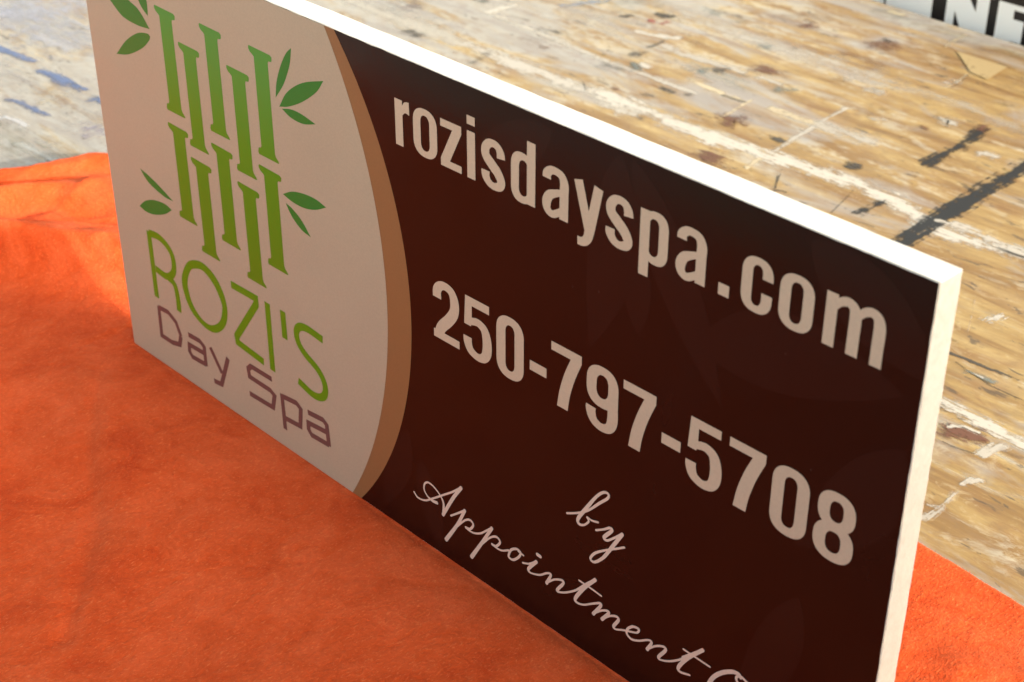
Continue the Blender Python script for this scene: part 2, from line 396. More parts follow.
for gi, gl in enumerate(ghosts): flat('faint_leaf_print', [gl], M['ghost'], sign, -.00014-gi*2e-6)

Y1 = -.00036
tag(flat('website_lettering', web, M['letter'], sign, Y1, -4e-6), 'cream website line in bold condensed lettering')
tag(flat('phone_lettering', phone, M['letter'], sign, Y1, -4e-6), 'cream telephone number in bold condensed figures')

# script, drawn as pen strokes with swelling width: round dabs joined by quads, all in one film per stroke
def pen(name, strokes, mat, parent, y0):
    bm = bmesh.new(); k = 0
    for st in strokes:
        P = catmull(st, n=8) if len(st) > 2 else [[a+(b-a)*i/6 for a, b in zip(st[0], st[1])] for i in range(7)]
        for i in range(len(P)-1):
            a, b = P[i], P[i+1]
            d = Vector((b[0]-a[0], b[1]-a[1]))
            if d.length < 1e-4: continue
            d.normalize(); nx_, nz_ = -d.y, d.x
            y = y0 - k*1.2e-7; k += 1
            lp = []
            for c, s, an in ((a, a[2]/2, math.atan2(nz_, nx_)), (b, b[2]/2, math.atan2(-nz_, -nx_))):
                for q in range(7):
                    aa = an + math.pi*q/6
                    lp.append((c[0]+s*math.cos(aa), c[1]+s*math.sin(aa)))
            vs = [bm.verts.new((p[0]*.001, y, p[1]*.001)) for p in lp]
            f = bm.faces.new(vs); f.normal_update()
            if f.normal.y > 0: f.normal_flip()
    return link(name, bm, mat, parent)
SCRIPT = [[[303.3,33.08,0.73],[306.46,30.83,0.73],[313.01,32.28,0.73],[320.94,38.22,0.73],[329.39,45.15,0.73],[337.06,51.41,0.73],[344.62,58.4,0.94]],[[323.41,36.18,1.18],[319.56,35.55,1.06],[315.12,36.63,0.73],[312.42,39.94,0.73],[313.12,44.34,0.73],[316.55,47.03,0.73],[321.61,46.18,0.73],[326.19,43.41,0.73],[329.2,39.05,0.94],[328.68,30.49,1.06]],[[344.62,58.4,1.24],[337.57,47.32,1.24],[328.55,30.41,1.24]],[[335.32,33.46,0.73],[341.7,38.92,0.73],[347.36,43.85,0.89]],[[347.36,43.85,1.18],[340.86,30.21,1.18],[330.69,13.45,1.42]],[[340.19,28.23,0.73],[347.21,36.75,0.73],[351.81,39.54,0.89],[354.34,37.62,0.89],[351.69,33.17,0.89],[347.98,32.12,0.89],[353.87,31.78,0.73],[360.01,34.76,0.73],[365.14,39.57,0.73],[369.73,43.95,0.89]],[[369.73,43.95,1.18],[361.76,29.45,1.18],[352.56,13.42,1.42]],[[361.75,28.39,0.73],[368.48,36.68,0.73],[373.51,39.89,0.89],[376.35,37.88,0.89],[373.23,33.26,0.89],[369.88,32.57,0.89],[376.8,32.4,0.73],[383.31,36.2,0.73]],[[383.9,34.98,0.89],[383.31,31.51,0.89],[386.83,31.5,0.89],[391.49,36.32,0.89],[392.63,40.1,0.89],[389.73,40.78,0.89],[385.65,38.09,0.89],[383.66,34.64,0.89]],[[390.89,39.91,0.73],[394.95,39.39,0.73]],[[394.47,33.83,0.73],[399.65,36.28,0.73],[405.09,40.95,0.89]],[[405.09,40.95,1.18],[399.11,32.43,1.12],[400.85,30.56,0.73],[407.7,33.22,0.73],[413.29,37.82,0.73],[416.32,38.41,0.89],[413.19,30.74,1.18]],[[413.63,31.42,0.73],[418.93,36.7,0.73],[424.44,39.62,0.89],[425.8,38.2,1.0],[421.29,30.82,1.06],[423.53,30.64,0.73],[429.01,34.0,0.73],[435.45,39.49,0.73],[441.73,46.87,0.89],[448.93,54.74,0.94]],[[448.93,54.74,1.18],[441.26,44.57,1.24],[435.07,33.64,1.18],[436.24,31.28,0.89],[441.11,32.77,0.73],[447.44,37.43,0.73],[452.66,40.98,0.89],[453.36,39.4,1.06],[448.33,30.94,1.18]],[[437.39,47.26,0.73],[445.48,47.14,0.73],[453.5,46.54,0.73]],[[405.93,46.35,1.3],[407.97,46.33,1.3]],[[448.4,31.28,0.73],[454.17,36.83,0.73],[458.42,39.25,0.89],[459.17,37.9,1.06],[454.66,31.13,1.18]],[[454.99,31.67,0.73],[460.26,36.92,0.73],[464.89,39.44,0.89],[466.25,37.82,1.06],[463.09,31.64,1.06],[464.86,30.69,0.73],[469.9,33.34,0.73],[474.91,35.49,0.73],[479.44,37.74,0.73],[480.54,40.75,0.89],[476.37,39.89,0.89],[472.77,35.77,0.89],[472.69,32.39,0.89],[475.99,31.04,0.89],[480.96,33.19,0.73],[487.4,37.79,0.73],[489.59,37.4,0.89],[486.96,31.14,1.18]],[[487.34,31.72,0.73],[492.43,36.96,0.73],[497.6,39.93,0.89],[499.09,38.45,1.06],[494.87,31.14,1.06],[496.58,30.21,0.73],[502.54,33.35,0.73],[508.68,38.5,0.73],[513.47,44.29,0.73]],[[510.42,41.33,0.73],[516.92,48.0,0.89],[522.76,54.19,0.94]],[[522.76,54.19,1.18],[513.81,42.99,1.24],[508.4,33.41,1.18],[509.42,30.73,0.89],[515.76,32.73,0.73]],[[510.61,46.79,0.73],[527.96,46.53,0.73]],[[547.12,51.89,0.89],[545.84,53.69,1.18],[541.53,52.4,1.3],[535.26,47.35,1.3],[530.19,40.38,1.3],[527.67,32.11,1.3],[530.19,26.66,1.18],[536.93,28.36,0.89],[544.12,36.36,0.89],[546.65,45.17,0.89],[544.52,50.12,0.89],[547.01,52.98,0.89],[551.53,51.77,0.89]],[[427.36,86.69,0.73],[434.7,90.97,0.73],[441.89,96.4,0.73],[449.83,105.5,0.89],[455.48,111.85,0.89],[455.77,114.59,0.89],[452.55,113.95,0.89],[447.66,108.5,0.94],[440.81,97.22,1.18],[435.64,88.14,1.18],[435.95,84.76,1.06],[439.62,85.87,0.73],[442.94,90.04,0.73],[441.83,92.09,0.73],[445.18,91.87,0.73],[449.49,93.16,0.73]],[[448.26,87.32,0.73],[453.51,90.88,0.73],[457.68,94.1,0.89],[459.15,93.15,1.06],[454.11,86.18,1.18],[456.01,85.17,0.89],[459.77,88.38,0.73],[466.26,95.04,0.89]],[[466.27,94.86,1.18],[460.0,83.36,1.18],[454.24,73.05,1.06],[448.22,66.28,0.89],[445.04,66.65,0.89],[448.01,72.02,0.89],[455.07,78.09,0.73],[462.06,83.12,0.73],[468.15,87.62,0.73]]]
tag(pen('script_lettering', [[(p[0], p[1], 1.25+(p[2]-.73)*2.1) for p in s] for s in SCRIPT], M['script'], sign, Y1), 'cream handwritten by Appointment line')

# bamboo stalks: flared cap and foot with small overhanging lips
def stalk(x, ztop, zbot):
    w = 21.6; a, b = x+4.7, x+17.6; zt, zb = ztop, zbot
    top = [(x, zt-.2), (x+.7, zt+.5), (x+w-1.5, zt), (x+w, zt-1.0), (x+w-.3, zt-3.4), (x+w-1.4, zt-4.0), (b+.6, zt-4.2), (b, zt-5.5)]
    bot = [(b-.2, zb+5.2), (b+.5, zb+3.4), (x+w-1.3, zb+1.4), (x+w-.8, zb+.3), (x+w-1.6, zb), (x+1.6, zb), (x+1.1, zb+1.2), (x+1.6, zb+3.8), (x+2.3, zb+4.4), (a-.7, zb+4.8)]
    return [top + bot + [(a-.1, zb+6), (a, zt-5.2), (x+3.4, zt-4.3), (x+1.2, zt-3.2), (x+.1, zt-1.7)]]
XS = [79.6, 101.4, 125.8, 149.9, 173.5]
for i, x in enumerate(XS):
    zt = (271.6, 254.6, 272.9, 254.3, 273.1)[i]; zb = (205.2, 188.4, 206.2, 188.6, 207.2)[i]
    flat('bamboo_stalk', [stalk(x, zt, zb)], M['bamboo'], oval, Y1)
for i, x in enumerate(XS):
    zt = (196.1, 179.9, 197.6, 180.5, 199.8)[i]; zb = (131.5, 114.8, 132.2, 115.4, 134.3)[i]
    flat('bamboo_stalk', [stalk(x, zt, zb)], M['bamboo'], oval, Y1)
LEAVES = [[4,[[71.71,254.41],[62.22,263.49],[51.54,267.3],[32.33,272.88],[8.35,272.97],[20.75,265.99],[29.67,261.55],[41.9,254.65],[57.13,253.18]]],[4,[[71.53,262.68],[72.02,267.77],[71.72,272.62],[67.45,279.13],[59.93,283.74],[60.19,276.17],[62.71,270.25],[66.5,265.74]]],[4,[[71.29,249.6],[68.08,250.6],[56.95,247.83],[42.28,238.82],[28.87,226.29],[43.31,230.12],[59.82,238.66],[69.06,246.16]]],[4,[[196.07,248.77],[203.99,258.55],[208.98,267.29],[212.21,274.89],[213.93,283.17],[208.71,278.44],[202.93,269.61],[198.11,258.85]]],[3,[[198.8,244.21],[207.24,255.5],[222.0,265.41],[240.81,272.24],[233.99,263.75],[220.77,253.94],[207.51,246.96]]],[3,[[201.09,243.68],[209.68,245.98],[219.17,246.06],[231.41,244.05],[220.15,240.6],[209.08,240.72]]],[3,[[39.23,150.59],[49.03,148.75],[60.4,145.26],[74.85,139.84],[65.26,139.48],[53.63,141.58],[45.17,144.87]]],[4,[[32.31,121.03],[40.56,127.68],[51.74,132.27],[64.2,134.04],[71.87,132.45],[62.64,126.1],[49.44,120.91],[38.86,119.57]]],[4,[[195.39,188.72],[204.77,193.61],[215.9,196.14],[226.64,196.65],[235.96,194.92],[225.94,189.74],[214.9,186.85],[204.0,186.89]]],[3,[[197.46,183.74],[203.47,182.17],[211.74,177.69],[219.6,169.61],[211.06,171.36],[202.84,176.63]]]]
for tip, lp in LEAVES:
    a = catmull(lp[:tip+1], n=6); b = catmull(lp[tip:]+[lp[0]], n=6)
    flat('bamboo_leaf', [[a[:-1]+b[:-1]]], M['leaf'], oval, Y1)
NAME = [[0,[[39.56,104.95],[39.3,54.21]]],[1,[[40.17,103.87],[52.36,104.89],[62.72,100.41],[66.31,92.64],[64.1,83.15],[55.53,76.99],[42.35,77.69]]],[1,[[55.58,77.28],[63.87,74.37],[66.04,65.17],[65.85,54.21]]],[2,[[131.64,102.44],[157.56,103.12],[157.5,98.68],[132.18,64.41],[132.68,60.0],[160.1,57.6]]],[0,[[169.53,105.03],[169.17,55.2]]],[0,[[185.22,105.85],[185.33,86.07]]],[1,[[223.93,102.51],[209.52,103.64],[201.61,101.78],[197.94,96.69],[199.07,89.67],[204.88,84.11],[216.35,78.64],[222.06,72.44],[223.09,65.28],[219.27,59.35],[209.87,57.03],[195.84,60.35]]]]; OO = [[[74.06,83.23],[80.56,95.73],[88.07,102.24],[100.4,105.62],[113.27,101.83],[122.1,91.32],[124.22,77.92],[118.97,65.1],[107.83,56.19],[95.75,54.93],[82.6,60.04],[75.37,70.43]],[[80.72,83.31],[85.47,93.13],[91.16,97.39],[101.31,99.55],[111.92,93.55],[117.35,85.44],[118.72,79.49],[114.67,68.53],[104.6,60.55],[94.59,59.82],[85.55,65.34],[81.08,74.16]]]; TAG = [[2,[[39.98,47.35],[39.15,23.81],[51.94,23.84],[61.24,26.31],[63.93,34.09],[59.83,43.41],[51.22,47.57],[39.83,46.59]]],[2,[[73.64,39.78],[87.03,40.63],[91.66,38.16],[91.58,23.3]]],[2,[[91.74,24.2],[75.81,23.06],[72.86,26.21],[73.44,31.78],[90.34,32.73]]],[0,[[99.17,41.13],[110.04,25.87]]],[2,[[119.18,41.75],[108.12,16.21],[99.5,14.95]]],[2,[[167.12,47.95],[145.07,47.41],[141.57,44.05],[142.29,38.31],[164.42,38.26],[168.61,36.24],[165.83,25.85],[140.56,24.56]]],[0,[[176.77,41.49],[177.42,14.54]]],[2,[[177.5,39.97],[191.81,41.82],[195.99,39.22],[194.12,25.34],[178.13,23.74]]],[2,[[203.23,40.52],[218.29,42.28],[221.9,40.13],[222.89,24.76]]],[2,[[222.62,25.55],[205.64,24.41],[202.73,27.23],[202.91,32.4],[222.07,34.56]]]]
pcs = []
for k, pts in NAME:
    w = 5.3
    if k == 2:
        pts = list(pts)
        # round the corners of the Z a little
        q = [pts[0]]
        for i in range(1, len(pts)-1): q.append(pts[i])
        q.append(pts[-1]); pcs.append(stroke([tuple(p) for p in q], False, w))
    else: pcs.append(stroke([tuple(p) for p in pts], k == 1, w))
pcs.append([catmull(OO[0], True), catmull(OO[1], True)])
tag(flat('name_lettering', pcs, M['name'], oval, Y1, -4e-6), 'lime green thin lettering of the shop name')
pcs = [stroke([tuple(p) for p in pts], False, 3.9) for k, pts in TAG[:0]+[[2, TAG[0][1][:5]], [2, TAG[0][1][4:8]]]+TAG[1:]]
tag(flat('tagline_lettering', pcs, M['tagline'], oval, Y1, -4e-6), 'plum coloured squarish lettering under the shop name')

# ------------------------------------------------------------------ ORANGE FLEECE
def pl_dist(x, y, pl):
    best = 1e9; side = 1; par = 0; tot = 0; L = []
    for i in range(len(pl)-1):
        ax, ay = pl[i]; bx, by = pl[i+1]; dx, dy = bx-ax, by-ay; l = math.hypot(dx, dy)
        s = max(0, min(1, ((x-ax)*dx+(y-ay)*dy)/(l*l))); px, py = ax+dx*s, ay+dy*s
        d = math.hypot(x-px, y-py)
        if d < best: best = d; side = 1 if (dx*(y-ay)-dy*(x-ax)) > 0 else -1; par = tot+s*l
        tot += l
    return best, side, par, tot
R3 = [(-.60, -.26), (-.40, -.15), (-.26, -.075), (-.20, -.038), (-.159, -.011), (-.130, .010), (-.102, .027), (-.079, .041), (-.03, .075), (.05, .12)]
R2 = [(-.60, -.16), (-.40, -.08), (-.29, -.025), (-.235, .012), (-.217, .040), (-.200, .063), (-.166, .088), (-.11, .125), (-.03, .165), (.05, .17)]
R1 = [(-.60, -.12), (-.42, -.04), (-.32, .012), (-.276, .045), (-.256, .076), (-.246, .100), (-.240, .122), (-.215, .145), (-.15, .178), (-.06, .195), (.05, .20)]
def saw(t, a, tr, b, k):
    if t < k: u = t/k; return tr+(a-tr)*(.5+.5*math.cos(math.pi*(.18+.82*u)))/(.5+.5*math.cos(math.pi*.18))
    return tr+(b-tr)*smoothstep(k, 1, t)
def height(x, y):
    h = 0
    if x < .05:
        d3, s3, *_ = pl_dist(x, y, R3); wob = noise.noise(Vector((x*9, y*9, 1.)))*.004
        h3, h2, h1 = .036+wob, .030-wob, .016
        if s3 < 0: h = h3*math.exp(-(d3/.015)**2*.5)
        else:
            d2, s2, *_ = pl_dist(x, y, R2)
            if s2 < 0: h = saw(d3/(d3+d2+1e-6), h3, .006, h2, .76)
            else:
                d1, s1, *_ = pl_dist(x, y, R1)
                h = saw(d2/(d2+d1+1e-6), h2, .007, h1, .74) if s1 < 0 else h1
        h *= 1-smoothstep(-.02, .05, x)
    # raised mound to the left of the board
    m = .003*smoothstep(-.03, -.16, x)*math.exp(-((y+.02)/(.060 if y < -.02 else .045))**2*.5)*(1-.4*smoothstep(-.2, -.4, x))
    h = h + m*(1-min(1, h*14))
    flatz = (1-smoothstep(-.03, .0, x)*1.0)      # lies flat where the board presses on it
    if x < .02 and y > -.03:      # wrinkles bunched into the folds
        al_ = x*.55+y*.835; ac = x*.835-y*.55
        wr = 1-2*abs(noise.noise(Vector((ac*30, al_*6, 7.)))) ; w2_ = 1-2*abs(noise.noise(Vector((ac*62+4, al_*13, 2.))))
        wr = max(0, wr)**2*.0045+max(0, w2_)**3*.0022
        h += wr*smoothstep(-.05, -.10, x)*smoothstep(-.005, .03, y+.12*min(0, x+.05))
    if x > 0: h *= 1-smoothstep(0, .03, x) if y < .05 else 1
    # broad soft undulation and shallow creases
    und = .0045*(noise.noise(Vector((x*5+3, y*7, .3)))+.5) + .0018*noise.noise(Vector((x*16, y*20, 5)))
    und *= smoothstep(.0, .07, abs(y-.008)) if -.02 < x < .66 else 1
    cr = 0
    for pl, H, s in CREASES:
        d, *_ = pl_dist(x, y, pl)
        if d < .05: cr += H*math.exp(-(d/s)**2*.5)
    cr *= smoothstep(.0, .03, abs(y-.008)) if -.01 < x < .66 else 1
    return h + und + cr
CREASES = [([(.02, -.04), (.10, -.10), (.16, -.13), (.24, -.20)], -.0022, .004), ([(.03, -.05), (.11, -.09), (.20, -.13)], .0022, .010),
           ([(-.14, -.08), (-.03, -.10), (.06, -.15), (.12, -.22)], .004, .011), ([(-.10, -.13), (.0, -.155), (.10, -.20), (.2, -.26)], -.003, .010),
           ([(-.05, -.20), (.08, -.23), (.2, -.30)], .004, .012), ([(.60, .13), (.68, .17), (.8, .18)], .005, .012), ([(.56, .10), (.62, .13), (.70, .13)], -.003, .010)]
def back_edge(x):
    pts = [(-.75, -.16), (-.60, -.11), (-.42, -.03), (-.325, .020), (-.283, .052), (-.263, .082), (-.253, .108), (-.246, .130), (-.219, .153), (-.152, .184), (-.06, .201), (.1, .212), (.3, .208), (.514, .214), (.588, .207), (.70, .214), (1.1, .20)]
    for (a, ya), (b, yb) in zip(pts, pts[1:]):
        if x <= b:
            s = (x-a)/(b-a); return ya+(yb-ya)*s + .0012*noise.noise(Vector((x*38, 0, 9)))+.002*noise.noise(Vector((x*9, 0, 3)))
    return .2
bm = bmesh.new()
NX, NY = 740, 260
X0, X1, YF = -.75, 1.1, -.43
rows = []
for i in range(NX+1):
    x = X0+(X1-X0)*i/NX; yb = back_edge(x); yf = YF+.006*noise.noise(Vector((x*4, 2, 0)))
    r = []
    for j in range(NY+1):
        s = j/NY; y = yf+(yb-yf)*s
        e = min((yb-y), (y-yf), x-X0+.001, X1-x+.001)
        roll = math.sqrt(max(0, 1-(1-min(1, e/.006))**2))
        zt = max(.0004, height(x, y)+.0006)
        if -.004 < x < SW+.004 and -.006 < y < .021: zt = min(zt, .0008)
        fz = .0005*noise.noise(Vector((x*170, y*170, 0)))+.0004*noise.noise(Vector((x*420, y*420, 4)))
        if 0 < x < SW and -.007 < y < .0015:      # pressed down in front of the board's foot
            q = smoothstep(-.007, -.001, y); zt = zt*(1-q)-.0008*q; fz *= 1-.6*q
        r.append(bm.verts.new((x, y, TZ+.0004+(zt-TZ+fz)*roll)))
    rows.append(r)
for i in range(NX):
    for j in range(NY):
        bm.faces.new((rows[i][j], rows[i+1][j], rows[i+1][j+1], rows[i][j+1]))
# underside, so the cloth has a thickness
under = [[bm.verts.new((rows[i][j].co.x, rows[i][j].co.y, TZ+.0003)) for j in (0, NY)] for i in range(0, NX+1)]
for i in range(NX): bm.faces.new((under[i][0], under[i][1], under[i+1][1], under[i+1][0]))
fleece = link('fleece_blanket', bm, M['fleece'], None, True)
tag(fleece, 'rumpled orange fleece blanket spread under the spa sign with folds at the left', 'blanket')
# short pile: tens of thousands of fine curved fibres rooted on the surface (one mesh, a part of the blanket)
rnd = random.Random(5)
verts, faces = [], []
def zat(x, y):
    yb = back_edge(x); e = min(yb-y, .1); roll = math.sqrt(max(0, 1-(1-min(1, e/.006))**2))
    zt = max(.0004, height(x, y)+.0006)
    return TZ+.0004+(zt-TZ)*roll
def in_view(x, y):
    if y > .015: return (x < -.005 and y > -.2) or x > .50
    return True
nf = 0
while nf < 130000:
    x = rnd.uniform(-.42, .78); y = rnd.uniform(-.30, .214)
    if not in_view(x, y) or y > back_edge(x)-.0005: continue
    if .0 < x < SW and -.003 < y < .019: continue
    # skip what lies behind the photographer's frame
    cx, cy = x-.899, y+.4957; dz = -.6158
    cvx = .6941*cx+.7199*cy; cvy = .3794*cx-.3651*cy-.8501*dz; cvz = -.6118*cx+.5903*cy-.5266*dz
    if cvz <= 0: continue
    px, py = 1644*cvx/cvz+512, 1644*cvy/cvz+341
    if not (-60 < px < 1090 and -60 < py < 760): continue
    z = zat(x, y)-.0002
    clump = noise.noise(Vector((x*60, y*60, 2)))*3.1; a = clump+rnd.uniform(-1.1, 1.1); L = rnd.uniform(.0007, .0017); w = rnd.uniform(.00005, .00010)
    dx, dy = math.cos(a), math.sin(a); k = len(verts); lean = rnd.uniform(.3, 1.1)
    up = L/math.hypot(1, lean); ln = L*lean/math.hypot(1, lean)
    sx_, sy_ = -dy*w, dx*w
    p1 = (x+dx*ln*.35, y+dy*ln*.35, z+up*.62); p2 = (x+dx*ln, y+dy*ln, z+up)
    verts += [(x-sx_, y-sy_, z), (x+sx_, y+sy_, z), (p1[0]+sx_*.8, p1[1]+sy_*.8, p1[2]), (p1[0]-sx_*.8, p1[1]-sy_*.8, p1[2]), p2]
    faces += [(k, k+1, k+2, k+3), (k+3, k+2, k+4)]
    nf += 1
me = bpy.data.meshes.new('pile'); me.from_pydata(verts, [], faces); me.materials.append(M['fibre'])
po = bpy.data.objects.new('pile', me); col.objects.link(po); po.parent = fleece; tag(po, kind='stuff')

# ------------------------------------------------------------------ WORKBENCH
bench = empty('workbench', (.3, .25, -.76))
tag(bench, 'paint-streaked plywood workbench top with knots and black brush marks, under the blanket', 'workbench')
BX0, BX1, BY0, BY1 = -1.35, 1.12, -.52, .962
bm = bmesh.new()
cl = bm.loops.layers.float_color.new('paint'); pl_ = bm.loops.layers.float_color.new('params')
ox, oy, oz = bench.location
